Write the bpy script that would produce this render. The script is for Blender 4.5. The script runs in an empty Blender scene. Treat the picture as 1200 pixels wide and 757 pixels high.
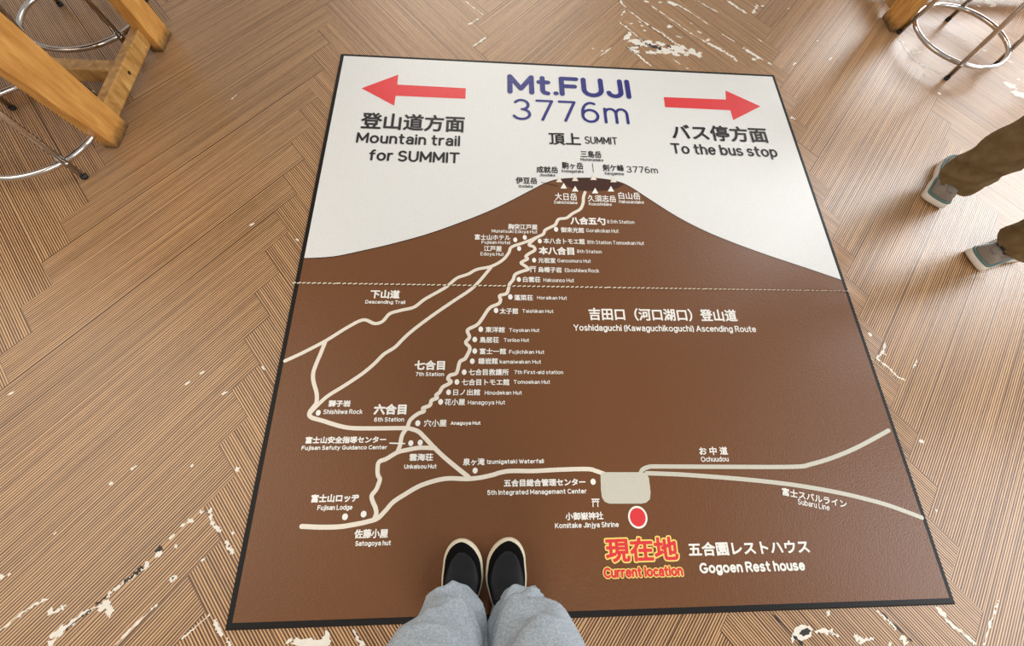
import bpy, bmesh, math, random
from mathutils import Vector, Matrix, noise

C = bpy.context.scene.collection
sc = bpy.context.scene

# ------------------------------------------------------------------ camera
CAM_H = 1.30
FPX = 458.747                                  # focal length in pixels of the 1200x757 frame
RX = (0.99818794, 0.00928901, 0.05945201)      # world X (along the mat) in camera axes (right, down, forward)
RY = (-0.01204952, -0.93714495, 0.34873222)    # world Y (away from the viewer)
RZ = (0.05895453, -0.34881666, -0.93533486)    # world Z (up)
cam_d = bpy.data.cameras.new('camera')
cam = bpy.data.objects.new('camera', cam_d); C.objects.link(cam)
cam_d.sensor_fit = 'HORIZONTAL'; cam_d.sensor_width = 36.0
cam_d.lens = FPX * 36.0 / 1200.0
cam_d.clip_start = 0.02
cam.matrix_world = Matrix(((RX[0], -RX[1], -RX[2], 0), (RY[0], -RY[1], -RY[2], 0),
                           (RZ[0], -RZ[1], -RZ[2], CAM_H), (0, 0, 0, 1)))
sc.camera = cam

def P(px, py, z=0.0):
    """survey: photo pixel -> point of the horizontal plane at height z"""
    v = (px - 600.0, py - 378.5, FPX)
    d = [r[0]*v[0] + r[1]*v[1] + r[2]*v[2] for r in (RX, RY, RZ)]
    t = (z - CAM_H) / d[2]
    return Vector((d[0]*t, d[1]*t, z))

# ------------------------------------------------------------------ light
w = bpy.data.worlds.new('world'); sc.world = w; w.use_nodes = True
bg = w.node_tree.nodes['Background']
bg.inputs[0].default_value = (1.0, 0.96, 0.91, 1); bg.inputs[1].default_value = 0.42

def area(name, loc, target, sx, sy, power, col):
    l = bpy.data.lights.new(name, 'AREA'); l.shape = 'RECTANGLE'; l.size = sx; l.size_y = sy
    l.energy = power; l.color = col
    o = bpy.data.objects.new(name, l); C.objects.link(o); o.location = loc
    o.rotation_euler = (Vector(target) - Vector(loc)).to_track_quat('-Z', 'Y').to_euler()
    return o
area('window_daylight', (4.6, 3.0, 1.95), (0, 1.3, 0.4), 3.4, 2.3, 205, (0.93, 0.97, 1.0))
area('window_daylight', (4.2, -0.9, 2.05), (0, -0.2, 0.4), 2.0, 2.3, 62, (0.90, 0.95, 1.0))
area('ceiling_lamp', (-0.2, 6.6, 2.7), (-0.2, 2.2, 0), 3.2, 1.4, 60, (1.0, 0.94, 0.85))
area('ceiling_lamp', (0.5, -3.2, 2.7), (0.0, 0.4, 0), 2.0, 1.0, 62, (1.0, 0.94, 0.85))
area('ceiling_lamp', (-3.1, 0.2, 2.7), (-1.0, 0.6, 0), 3.0, 2.2, 48, (1.0, 0.91, 0.77))

sc.view_settings.view_transform = 'Standard'
try: sc.view_settings.look = 'None'
except Exception: pass
sc.view_settings.exposure = 0.06; sc.view_settings.gamma = 1.0
sc.view_settings.use_curve_mapping = False

# ------------------------------------------------------------------ helpers
def lin(r, g, b):
    f = lambda c: (c/255/12.92) if c/255 <= 0.04045 else ((c/255+0.055)/1.055)**2.4
    return (f(r), f(g), f(b), 1.0)

def mat(name, col, rough=0.5, metal=0.0, spec=0.5, noise_scale=None, noise_amt=0.0, bump=0.0, bump_scale=300, sheen=0.0, coat=0.0):
    m = bpy.data.materials.new(name); m.use_nodes = True
    nt = m.node_tree; b = nt.nodes['Principled BSDF']
    b.inputs['Base Color'].default_value = col
    b.inputs['Roughness'].default_value = rough; b.inputs['Metallic'].default_value = metal
    b.inputs['Specular IOR Level'].default_value = spec
    if sheen: b.inputs['Sheen Weight'].default_value = sheen
    if coat: b.inputs['Coat Weight'].default_value = coat
    tc = nt.nodes.new('ShaderNodeTexCoord')
    if noise_scale:
        n = nt.nodes.new('ShaderNodeTexNoise'); n.inputs['Scale'].default_value = noise_scale
        n.inputs['Detail'].default_value = 4
        nt.links.new(tc.outputs['Object'], n.inputs['Vector'])
        mx = nt.nodes.new('ShaderNodeMix'); mx.data_type = 'RGBA'
        mx.inputs[6].default_value = tuple(c*(1-noise_amt) for c in col[:3]) + (1,)
        mx.inputs[7].default_value = tuple(min(1, c*(1+noise_amt)) for c in col[:3]) + (1,)
        nt.links.new(n.outputs['Fac'], mx.inputs[0]); nt.links.new(mx.outputs[2], b.inputs['Base Color'])
    if bump:
        n2 = nt.nodes.new('ShaderNodeTexNoise'); n2.inputs['Scale'].default_value = bump_scale
        n2.inputs['Detail'].default_value = 2
        nt.links.new(tc.outputs['Object'], n2.inputs['Vector'])
        bp = nt.nodes.new('ShaderNodeBump'); bp.inputs['Strength'].default_value = bump
        bp.inputs['Distance'].default_value = 0.002
        nt.links.new(n2.outputs['Fac'], bp.inputs['Height']); nt.links.new(bp.outputs[0], b.inputs['Normal'])
    return m

def link(name, me, parent=None, loc=None):
    o = bpy.data.objects.new(name, me); C.objects.link(o)
    if parent is not None: o.parent = parent
    if loc is not None: o.location = loc
    return o

def obj(name, bm, m, parent=None, smooth=False):
    me = bpy.data.meshes.new(name)
    bm.normal_update(); bm.to_mesh(me); bm.free()
    for mm in (m if isinstance(m, (list, tuple)) else [m]): me.materials.append(mm)
    if smooth:
        for p in me.polygons: p.use_smooth = True
    return link(name, me, parent)

def thing(name, label, cat, loc=(0, 0, 0), rotz=0, group=None):
    o = bpy.data.objects.new(name, None); C.objects.link(o)
    o.location = loc; o.rotation_euler = (0, 0, rotz); o.empty_display_size = 0.1
    o['label'] = label; o['category'] = cat
    if group: o['group'] = group
    return o

def copy_tree(o, parent=None):
    c = o.copy(); C.objects.link(c)
    if parent is not None: c.parent = parent
    for ch in o.children: copy_tree(ch, c)
    return c

def hexa(bm, bot, top):
    """eight-cornered block: bot/top are 4 points each, counter-clockwise from above"""
    b = [bm.verts.new(p) for p in bot]; t = [bm.verts.new(p) for p in top]
    bm.faces.new(b[::-1]); bm.faces.new(t)
    for i in range(4):
        j = (i+1) % 4
        bm.faces.new((b[i], b[j], t[j], t[i]))

def box(bm, x0, x1, y0, y1, z0, z1):
    hexa(bm, [(x0, y0, z0), (x1, y0, z0), (x1, y1, z0), (x0, y1, z0)],
         [(x0, y0, z1), (x1, y0, z1), (x1, y1, z1), (x0, y1, z1)])

def bevel(bm, r, seg=2):
    bmesh.ops.bevel(bm, geom=bm.edges[:], offset=r, segments=seg, affect='EDGES', profile=0.6)

def loft(bm, rings, cap0=True, cap1=True):
    R = [[bm.verts.new(p) for p in r] for r in rings]
    n = len(R[0])
    for a, b in zip(R, R[1:]):
        for i in range(n):
            j = (i+1) % n
            bm.faces.new((a[i], a[j], b[j], b[i]))
    if cap0: bm.faces.new(R[0][::-1])
    if cap1: bm.faces.new(R[-1])

def tube(bm, pts, r, n=12, closed=False, radii=None):
    pts = [Vector(p) for p in pts]; m = len(pts); rings = []
    ref = Vector((0, 0, 1))
    for i, p in enumerate(pts):
        a = pts[(i-1) % m] if (closed or i > 0) else p
        b = pts[(i+1) % m] if (closed or i < m-1) else p
        t = (b-a).normalized()
        u = t.cross(ref)
        if u.length < 1e-3: u = t.cross(Vector((1, 0, 0)))
        u.normalize(); v = u.cross(t)
        rr = radii[i] if radii else r
        rings.append([p + (u*math.cos(2*math.pi*k/n) + v*math.sin(2*math.pi*k/n))*rr for k in range(n)])
    if closed: rings.append(rings[0])
    if closed:
        R = [[bm.verts.new(p) for p in rg] for rg in rings[:-1]]
        for i in range(m):
            a, b = R[i], R[(i+1) % m]
            for k in range(n):
                j = (k+1) % n
                bm.faces.new((a[k], a[j], b[j], b[k]))
    else:
        loft(bm, rings)

def spline(pts, sub=6):
    """Catmull-Rom through 2-D / 3-D points"""
    pts = [Vector(p) for p in pts]; out = []
    for i in range(len(pts)-1):
        p0 = pts[max(i-1, 0)]; p1 = pts[i]; p2 = pts[i+1]; p3 = pts[min(i+2, len(pts)-1)]
        for k in range(sub):
            t = k/sub
            out.append(0.5*((2*p1) + (p2-p0)*t + (2*p0-5*p1+4*p2-p3)*t*t + (3*p1-p0-3*p2+p3)*t**3))
    out.append(pts[-1])
    return out

# ------------------------------------------------------------------ floor
def floor_material():
    m = bpy.data.materials.new('ribbed_wood_vinyl'); m.use_nodes = True
    nt = m.node_tree; N = nt.nodes; L = nt.links; b = N['Principled BSDF']
    uv = N.new('ShaderNodeUVMap'); uv.uv_map = 'planks'          # u = metres along plank, v = metres across
    sep = N.new('ShaderNodeSeparateXYZ'); L.new(uv.outputs[0], sep.inputs[0])
    at = N.new('ShaderNodeAttribute'); at.attribute_name = 'tone'; at.attribute_type = 'GEOMETRY'
    def math_(op, a, bb=None, c=None):
        n = N.new('ShaderNodeMath'); n.operation = op
        for i, v in enumerate((a, bb, c)):
            if v is None: continue
            if isinstance(v, (int, float)): n.inputs[i].default_value = v
            else: L.new(v, n.inputs[i])
        return n.outputs[0]
    u, v = sep.outputs[0], sep.outputs[1]
    # fine ribs: period 7.4 mm, slightly irregular along the plank
    comb = N.new('ShaderNodeCombineXYZ')
    L.new(math_('MULTIPLY', u, 3.0), comb.inputs[0]); L.new(math_('MULTIPLY', v, 40.0), comb.inputs[1])
    L.new(math_('MULTIPLY', at.outputs['Fac'], 37.0), comb.inputs[2])
    nz = N.new('ShaderNodeTexNoise'); nz.inputs['Scale'].default_value = 1.0; nz.inputs['Detail'].default_value = 2
    L.new(comb.outputs[0], nz.inputs['Vector'])
    ph = math_('ADD', math_('MULTIPLY', v, 2*math.pi/0.0075), math_('MULTIPLY', nz.outputs['Fac'], 1.2))
    rib = math_('MULTIPLY_ADD', math_('SINE', ph), 0.5, 0.5)
    # streaks of darker and paler veneer a few millimetres to centimetres wide
    comb2 = N.new('ShaderNodeCombineXYZ')
    L.new(math_('MULTIPLY', u, 1.6), comb2.inputs[0]); L.new(math_('MULTIPLY', v, 130.0), comb2.inputs[1])
    L.new(math_('MULTIPLY', at.outputs['Fac'], 91.0), comb2.inputs[2])
    nz2 = N.new('ShaderNodeTexNoise'); nz2.inputs['Scale'].default_value = 1.0; nz2.inputs['Detail'].default_value = 3
    L.new(comb2.outputs[0], nz2.inputs['Vector'])
    comb3 = N.new('ShaderNodeCombineXYZ')
    L.new(math_('MULTIPLY', u, 25.0), comb3.inputs[0]); L.new(math_('MULTIPLY', v, 330.0), comb3.inputs[1])
    nz3 = N.new('ShaderNodeTexNoise'); nz3.inputs['Scale'].default_value = 1.0; nz3.inputs['Detail'].default_value = 2
    L.new(comb3.outputs[0], nz3.inputs['Vector'])
    val = math_('ADD', math_('MULTIPLY', rib, 0.86),
                math_('ADD', math_('MULTIPLY_ADD', nz2.outputs['Fac'], 0.9, -0.37), math_('MULTIPLY_ADD', nz3.outputs['Fac'], 0.35, -0.17)))
    ramp = N.new('ShaderNodeValToRGB'); L.new(val, ramp.inputs[0])
    e = ramp.color_ramp.elements
    e[0].position = 0.10; e[0].color = lin(70, 42, 20)
    e[1].position = 0.92; e[1].color = lin(216, 173, 126)
    k = e.new(0.5); k.color = lin(144, 102, 66)
    # plank to plank tone
    hs = N.new('ShaderNodeHueSaturation'); L.new(ramp.outputs[0], hs.inputs['Color'])
    L.new(math_('MULTIPLY_ADD', at.outputs['Fac'], 0.08, 0.96), hs.inputs['Value'])
    hs.inputs['Saturation'].default_value = 1.0
    # dark seam on the plank edge
    at2 = N.new('ShaderNodeAttribute'); at2.attribute_name = 'seam'; at2.attribute_type = 'GEOMETRY'
    mix = N.new('ShaderNodeMix'); mix.data_type = 'RGBA'
    L.new(at2.outputs['Fac'], mix.inputs[0]); L.new(hs.outputs[0], mix.inputs[6]); mix.inputs[7].default_value = lin(70, 46, 30)
    L.new(mix.outputs[2], b.inputs['Base Color'])
    b.inputs['Roughness'].default_value = 0.34
    b.inputs['Specular IOR Level'].default_value = 0.6
    bp = N.new('ShaderNodeBump'); bp.inputs['Strength'].default_value = 0.25; bp.inputs['Distance'].default_value = 0.0012
    L.new(val, bp.inputs['Height']); L.new(bp.outputs[0], b.inputs['Normal'])
    return m

def build_floor():
    rnd = random.Random(5)
    bm = bmesh.new(); uvl = bm.loops.layers.uv.new('planks')
    tone = bm.faces.layers.float.new('tone'); seam = bm.faces.layers.float.new('seam')
    PER, SL, X0, PITCH = 0.1705, 1.242, -0.785, 0.7395
    AMP = PER/2/SL/2
    ph = lambda i: 0.162 if i % 2 == 0 else 0.104
    def cut(s, q, i):
        pass
    y0, y1 = -2.2, 6.6
    for band in range(-5, 7):
        s = 1 if band % 2 else -1                 # odd bands climb to the right, even ones fall
        xl, xr = X0 + band*PITCH, X0 + (band+1)*PITCH
        i = band
        # the long sides of the planks: y = s*SL*x + q
        q0 = (ph(band) - s*SL*(xl + AMP)) if s < 0 else (ph(band+1) - s*SL*(xr + AMP))
        K0 = int((y0 - 3)/PER) - 12; K1 = int((y1 + 3)/PER) + 12
        for k in range(K0, K1):
            qa, qb = q0 + k*PER, q0 + (k+1)*PER
            # corners: the plank's two long sides end on the zigzags
            def ends(q, which):
                # left end and right end x of a long side: alternately tip or notch
                if s > 0:
                    return (xl - AMP, xr + AMP) if which == 'a' else (xl - AMP, xr + AMP)
            if s > 0:   # right end: lower side reaches the tip, upper side the notch
                xs = [(xl + AMP, qa), (xr + AMP, qa), (xr - AMP, qb), (xl - AMP, qb)]
            else:       # falling planks: left end: upper side starts at the notch/tip mirrored
                xs = [(xl - AMP, qa), (xr - AMP, qa), (xr + AMP, qb), (xl + AMP, qb)]
            pts = [Vector((x, s*SL*x + q, 0)) for x, q in xs]
            cy = sum(p.y for p in pts)/4
            if cy < y0 or cy > y1: continue
            d = (pts[1]-pts[0]).normalized(); Lg = (pts[1]-pts[0]).length
            nrm = Vector((-d.y, d.x, 0)); Wd = (pts[3]-pts[0]).dot(nrm)
            tv = rnd.random(); u0 = rnd.random()*40; v0 = rnd.random()*9
            ed = 0.0011 + 0.0006*rnd.random()
            e1 = (pts[3]-pts[0]).normalized()
            inn = [pts[0] + d*ed + e1*ed, pts[1] - d*ed + e1*ed, pts[2] - d*ed - e1*ed, pts[3] + d*ed - e1*ed]
            O = [bm.verts.new(p) for p in pts]; I = [bm.verts.new(p) for p in inn]
            faces = [(bm.faces.new(I), 0.0)]
            for a in range(4):
                bb = (a+1) % 4
                faces.append((bm.faces.new((O[a], O[bb], I[bb], I[a])), (0.10 + 0.5*rnd.random()**3) if a % 2 == 0 else (0.5 + 0.4*rnd.random())))
            for f, sv in faces:
                f[tone] = tv; f[seam] = sv
                for lp in f.loops:
                    c = lp.vert.co - pts[0]
                    lp[uvl].uv = (c.dot(d) + u0, c.dot(nrm) + v0)
    # ---- worn spots: chipped edges show pale filler and, in the deepest ones, black glue
    zc = [0]
    def lift():
        zc[0] += 1; return zc[0]*1.1e-6
    def ribbon(pts, wd, mi, z, gap=0.0, seed=0):
        z += lift()
        r = random.Random(seed*77 + len(pts)*13 + int(pts[0][0]*7))
        W = spline([P(x, y, z) for x, y in pts], 7)
        # resample by a jittered walk
        prev = None
        for i in range(len(W)):
            a = W[max(i-1, 0)]; bq = W[min(i+1, len(W)-1)]
            t = (bq - a).normalized(); nn = Vector((-t.y, t.x, 0))
            hw = wd*0.5*(0.25 + 1.3*r.random()**1.4)
            if i in (0, len(W)-1): hw *= 0.15
            off = nn*(r.random()-0.5)*wd*0.5
            l, rr = bm.verts.new(W[i]+off+nn*hw), bm.verts.new(W[i]+off-nn*hw*(0.4+0.9*r.random()))
            if prev and r.random() > gap:
                f = bm.faces.new((prev[0], prev[1], rr, l)); f.material_index = mi; f[seam] = 0
            prev = (l, rr)
    def blob(px, py, rx, ry, ang=0, mi=1, z=0.0005, seed=0, n=22, rag=0.55):
        z += lift()
        r = random.Random(int(px*31 + py*17) + seed)
        c = P(px, py, z); ca, sa = math.cos(math.radians(ang)), math.sin(math.radians(ang))
        vs = []
        for k in range(n):
            a = 2*math.pi*k/n; q = 1 - rag*r.random()
            x, y = rx*q*math.cos(a), ry*q*math.sin(a)
            vs.append(bm.verts.new((c.x + x*ca - y*sa, c.y + x*sa + y*ca, z)))
        f = bm.faces.new(vs); f.material_index = mi; f[seam] = 0
    def R(ox, oy, s, pts, wd, mi=1, z=0.0005, gap=0.0): ribbon([(ox + x/s, oy + y/s) for x, y in pts], wd, mi, z, gap)
    def B(ox, oy, s, lst, mi=1, z=0.0005):
        for x, y, rx, ry, a in lst: blob(ox + x/s, oy + y/s, rx, ry, a, mi, z)
    S = (660, 0, 5.4545)
    for pts, wd in (([(375, -10), (375, 20), (430, 75), (530, 150), (640, 220), (700, 265), (760, 300)], .010),
                    ([(560, 35), (640, 90), (740, 160), (830, 220), (920, 275)], .008), ([(920, 275), (1010, 320), (1060, 350), (1110, 390)], .014),
                    ([(660, 10), (740, 35), (830, 90), (935, 165)], .009), ([(840, -8), (900, 30), (990, 80)], .008),
                    ([(1010, 215), (1100, 270)], .006), ([(1040, 0), (1100, 40), (1170, 85)], .014),
                    ([(360, 145), (400, 170), (480, 235)], .011), ([(410, 300), (470, 345), (520, 390), (565, 425)], .012),
                    ([(430, 205), (385, 255)], .022), ([(310, 300), (235, 360)], .008), ([(400, 60), (370, 100)], .012),
                    ([(700, 375), (750, 412)], .008), ([(780, 435), (805, 440)], .008)):
        R(*S, pts, wd, gap=0.06)
    B(*S, [(700, 22, .035, .018, -20), (435, 150, .014, .006, 20), (490, 140, .012, .006, -40), (505, 165, .012, .007, -30), (520, 195, .012, .007, 0),
           (680, 170, .02, .014, 30), (740, 235, .02, .006, -20), (870, 205, .02, .008, -40), (925, 255, .018, .012, 30), (1180, 325, .022, .012, -30),
           (530, 10, .02, .01, -20), (620, 15, .016, .008, 10), (190, 310, .008, .005, 0), (250, 325, .01, .006, 0), (820, 150, .012, .004, -40)])
    rr = random.Random(11)
    for k in range(56):
        t = rr.random(); x = 440 + 440*t; y = 285 + 55*t + rr.uniform(-42, 42)*(1-0.5*t)
        B(*S, [(x, y, rr.uniform(.014, .036), rr.uniform(.008, .018), rr.uniform(-60, 20))])
    for pts, wd in (([(520, 278), (565, 290), (630, 318)], .022), ([(495, 248), (520, 262)], .014), ([(660, 290), (690, 300)], .016), ([(680, 320), (715, 325)], .010), ([(475, 290), (490, 292)], .012), ([(400, 300), (440, 325), (465, 345)], .006)):
        R(*S, pts, wd, mi=2, z=0.0008)
    S = (400, 0, 6)
    for pts, wd in (([(870, 5), (930, 55), (1000, 105)], .008), ([(965, 130), (890, 175)], .014), ([(1020, 262), (920, 328)], .009)): R(*S, pts, wd)
    S = (860, 0, 5.405)
    for pts, wd in (([(0, 30), (40, 60), (80, 85)], .012), ([(150, 30), (140, 50), (120, 88)], .016), ([(60, 300), (100, 330), (190, 385)], .014), ([(0, 360), (22, 392)], .018),
                    ([(215, 395), (240, 412)], .012), ([(150, 245), (182, 265)], .010), ([(340, 60), (355, 48)], .006), ([(375, 412), (395, 395)], .007), ([(605, 380), (620, 365)], .006), ([(360, 740), (390, 755)], .012)):
        R(*S, pts, wd)
    B(*S, [(180, 38, .012, .010, 0), (128, 376, .016, .012, 0), (530, 258, .008, .005, 40), (1060, 258, .025, .010, -50)])
    for x, y, rx, ry, a in ((1073, 57, .018, .012, 0), (1078, 61, .020, .010, 30), (1071, 62, .012, .010, 0), (1184, 100, .05, .025, -20), (1194, 110, .05, .03, -30), (1193, 93, .02, .008, 20), (1160, 3, .05, .03, -10), (1147, 7, .016, .012, 0), (1163, 7, .03, .012, 20),
                            (1148, 18, .016, .006, -20), (1183, 72, .025, .007, -30), (1151, 49, .02, .006, -30), (1153, 59, .02, .006, -20), (1131, 47, .02, .005, -30)):
        blob(x, y, rx, ry, a)
    for pts, wd in (([(1056, 44), (1060, 56), (1076, 74), (1090, 80), (1107, 90)], .010), ([(1098, 108), (1103, 111)], .010)): ribbon(pts, wd, 1, .0005, .25)
    S = (980, 330, 3.786)
    for pts, wd in (([(218, 265), (205, 315), (180, 340), (230, 380), (270, 420), (305, 437)], .009), ([(360, 345), (340, 385)], .007), ([(205, 318), (222, 326)], .008), ([(140, 228), (160, 240)], .012), ([(380, 700), (372, 714)], .012)):
        R(*S, pts, wd)
    S = (1050, 520, 3.194)
    for pts, wd in (([(383, 585), (365, 640), (345, 690), (328, 757)], .008), ([(150, 610), (200, 670), (260, 720), (300, 752)], .008), ([(150, 245), (150, 262)], .006)): R(*S, pts, wd, gap=.1)
    S = (860, 680, 3.53)
    for pts, wd in (([(590, 125), (625, 155), (655, 180), (670, 205)], .012), ([(690, 230), (715, 265)], .018), ([(335, 215), (400, 215), (405, 228)], .016), ([(495, 232), (525, 245), (580, 242)], .013), ([(525, 245), (520, 265)], .010),
                    ([(830, 110), (880, 155)], .012), ([(880, 165), (940, 210), (1010, 268)], .006), ([(385, 128), (398, 142)], .012), ([(420, 228), (435, 232)], .008), ([(640, 262), (650, 270)], .014)):
        R(*S, pts, wd)
    blob(860 + 285/3.53, 680 + 218/3.53, .034, .020, 12, 1, .0005, rag=.25); blob(860 + 248/3.53, 680 + 236/3.53, .018, .010, 50, 1, .0005)
    blob(860 + 296/3.53, 680 + 214/3.53, .021, .009, 14, 2, .0008, rag=.3)
    for pts, wd in (([(245, 228), (290, 275)], .008), ([(160, 140), (245, 228)], .004), ([(605, 122), (660, 180), (740, 255)], .005)): R(*S, pts, wd, mi=2, z=.0008)
    S = (0, 540, 3.49)
    for pts, wd in (([(195, 757), (240, 710), (320, 645), (380, 605)], .013), ([(380, 605), (420, 585), (440, 555), (462, 530), (520, 490), (560, 462), (605, 430)], .008), ([(-5, 697), (70, 640), (130, 595), (200, 565)], .008), ([(465, 757), (540, 685), (605, 620)], .006), ([(605, 620), (645, 585)], .004),
                    ([(740, 730), (800, 680), (860, 625)], .004), ([(875, 650), (890, 690), (910, 716)], .010), ([(860, 215), (870, 260), (905, 290)], .009), ([(735, 272), (790, 235)], .008), ([(815, 212), (835, 206)], .012), ([(195, 612), (235, 615), (262, 598), (268, 588)], .014), ([(690, 320), (718, 300)], .008), ([(925, 725), (940, 757)], .008),
                    ([(535, 38), (560, 20)], .009), ([(218, 302), (232, 292)], .005), ([(30, 470), (45, 460)], .005), ([(925, 325), (935, 360), (955, 380)], .014)):
        R(*S, pts, wd)
    B(*S, [(430, 590, .022, .014, 30), (450, 615, .012, .016, 0), (240, 700, .024, .014, 40), (648, 382, .014, .012, 30), (600, 425, .010, .012, 30), (780, 245, .012, .009, 0), (860, 205, .008, .010, 0), (970, 35, .009, .011, 0), (708, 480, .012, .010, 30), (785, 20, .006, .006, 0), (455, 92, .008, .006, 0),
           (830, 405, .009, .004, 40), (720, 350, .006, .006, 0), (952, 295, .006, .007, 0), (5, 475, .010, .008, 0)])
    for pts, wd in (([(505, 500), (545, 470), (582, 432)], .011), ([(635, 375), (660, 352)], .014), ([(390, 590), (440, 550)], .009), ([(265, 695), (330, 640), (375, 608)], .004), ([(702, 482), (714, 475)], .004)): R(*S, pts, wd, mi=2, z=.0008)
    for x, y, a in ((295, 263, 38), (236.7, 436.7, 35), (220, 449, 35), (263, 460.7, 30), (13.3, 460.7, 35), (308, 431, -40), (348.5, 281, -30)): blob(x, y, .012, .005, a)
    ribbon([(270, 117), (278, 111)], .006, 1, .0005)
    S = (240, 690, 4.286)
    for pts, wd in (([(745, 205), (765, 250), (800, 290)], .009), ([(55, 165), (70, 205), (90, 235)], .008), ([(115, 265), (130, 290)], .008)): R(*S, pts, wd)
    B(*S, [(520, 285, .060, .018, 4), (610, 255, .014, .022, 10), (460, 258, .010, .008, 0), (425, 262, .012, .006, 30), (580, 275, .03, .014, 0)])
    # back sheet under the planks so that no gap shows between ragged outer ends
    bmesh.ops.recalc_face_normals(bm, faces=bm.faces[:])
    for f in bm.faces:
        if f.normal.z < 0: f.normal_flip()
    mw = mat('worn_filler', lin(236, 228, 215), 0.6, noise_scale=60, noise_amt=0.12)
    md = mat('bare_glue', lin(40, 36, 33), 0.6)
    o = obj('floor', bm, [floor_material(), mw, md])
    o['kind'] = 'structure'
    return o
build_floor()

# ------------------------------------------------------------------ the printed floor mat
def vinyl(name, col):
    return mat(name, col, rough=0.30, spec=0.45, noise_scale=240, noise_amt=0.08, bump=0.55, bump_scale=260)
M_WHITE = vinyl('print_white', lin(229, 228, 224))
M_BROWN = vinyl('print_brown', lin(114, 71, 38))
M_DARK = vinyl('print_dark_brown', lin(66, 35, 24))
M_CREAM = vinyl('print_cream', lin(236, 225, 208))
M_GREYC = vinyl('print_pale_grey', lin(205, 200, 184))
M_TXTW = vinyl('print_text_white', lin(246, 242, 234))
M_BLACK = vinyl('print_black', lin(22, 18, 20))
M_BLUE = vinyl('print_blue', lin(34, 38, 122))
M_RED = vinyl('print_red', lin(226, 58, 62))
M_YEL = vinyl('print_yellow', lin(247, 216, 120))
M_RUB = mat('black_rubber', lin(14, 10, 10), 0.5, spec=0.3, bump=0.3)
M_STITCH = mat('stitch_thread', lin(238, 222, 196), 0.7)
M_SEAMGAP = mat('seam_groove', lin(86, 56, 34), 0.7)

ZT = 0.0060
cs = [P(399, 62, ZT), P(908, 87, ZT), P(1122, 709, ZT), P(262, 740, ZT)]
MX0 = (cs[0].x + cs[3].x)/2; MX1 = (cs[1].x + cs[2].x)/2
MY1 = (cs[0].y + cs[1].y)/2; MY0 = (cs[2].y + cs[3].y)/2
BORD = 0.018
sign = thing('floor_map_mat', 'large printed mountain trail map mat with black rubber edge lying on the floor', 'floor mat', ((MX0+MX1)/2, (MY0+MY1)/2, 0))
SL_ = Vector(sign.location)
def mobj(name, bm, m, label=None, smooth=False):
    for v in bm.verts: v.co -= SL_
    o = obj(name, bm, m, sign, smooth)
    if label: o['label'] = label
    return o

bm = bmesh.new(); box(bm, MX0, MX1, MY0, MY1, 0.0002, ZT-0.0008)
for v in bm.verts:
    if v.co.z > 0.003:      # sloped rubber edge
        v.co.x += 0.005 if v.co.x < 0 else -0.005
        v.co.y += 0.005 if v.co.y < 0.5 else -0.005
mobj('rubber_edge', bm, M_RUB)
bm = bmesh.new(); box(bm, MX0+BORD, MX1-BORD, MY0+BORD, MY1-BORD, 0.003, ZT)
mobj('print_surface', bm, M_WHITE)

LAY = [ZT + 0.0003*k for k in range(1, 8)]
def flat(bm, pts, z):
    vs = [bm.verts.new((p.x, p.y, z)) for p in pts]
    f = bm.faces.new(vs); f.normal_update()
    if f.normal.z < 0: f.normal_flip()
    return f

# mountain
ridge = [(357, 303), (372, 302.5), (386, 301.5), (400, 299.5), (430, 293), (460, 286), (500, 275), (540, 261), (575, 247), (600, 235), (622, 223.5), (640, 214.5), (655, 210.3), (677, 208.8), (701, 209.3), (723, 212.8), (738, 219), (762, 234.5), (793, 254), (825, 270.5), (860, 285), (900, 299.5), (945, 314.5), (986, 328.5)]
RW = spline([P(x, y, ZT) for x, y in ridge], 5)
RW[0].x = MX0+BORD; RW[-1].x = MX1-BORD
bm = bmesh.new()
poly = [Vector((MX1-BORD, MY0+BORD, 0)), Vector((MX0+BORD, MY0+BORD, 0))]
# strips so the concave outline fills cleanly
for a, b in zip(RW, RW[1:]):
    flat(bm, [Vector((a.x, MY0+BORD, 0)), Vector((b.x, MY0+BORD, 0)), b, a], LAY[0])
bmesh.ops.remove_doubles(bm, verts=bm.verts[:], dist=1e-5)
mobj('mountain_print', bm, M_BROWN)
# thin dark outline along the ridge
def stroke(bm, W, wd, z, caps=True):
    n = len(W)
    prev = None
    for i in range(n):
        a = W[max(i-1, 0)]; b = W[min(i+1, n-1)]
        t = (b-a); t.z = 0; t.normalize(); nn = Vector((-t.y, t.x, 0))*wd/2
        zz = z + i*4e-7
        l, r = bm.verts.new((W[i].x+nn.x, W[i].y+nn.y, zz)), bm.verts.new((W[i].x-nn.x, W[i].y-nn.y, zz))
        if prev: bm.faces.new((prev[1], r, l, prev[0]))
        prev = (l, r)
    if caps:
        for p in (W[0], W[-1]):
            bm.faces.new([bm.verts.new((p.x + wd/2*math.cos(2*math.pi*k/14), p.y + wd/2*math.sin(2*math.pi*k/14), z - 0.00003)) for k in range(14)])
bm = bmesh.new(); stroke(bm, RW, 0.004, LAY[1], False); mobj('ridge_outline', bm, M_DARK)
# crater
crt = [(658, 210.6), (666, 209.2), (677, 208.6), (701, 209.2), (718, 211.5), (727, 214.8), (731, 216.5), (724, 220.5), (712, 223), (697, 224.2), (680, 223), (668, 220), (661, 215)]
bm = bmesh.new(); flat(bm, [P(x, y, ZT) for x, y in crt], LAY[1] + 0.0001); mobj('crater_print', bm, M_DARK)

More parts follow.
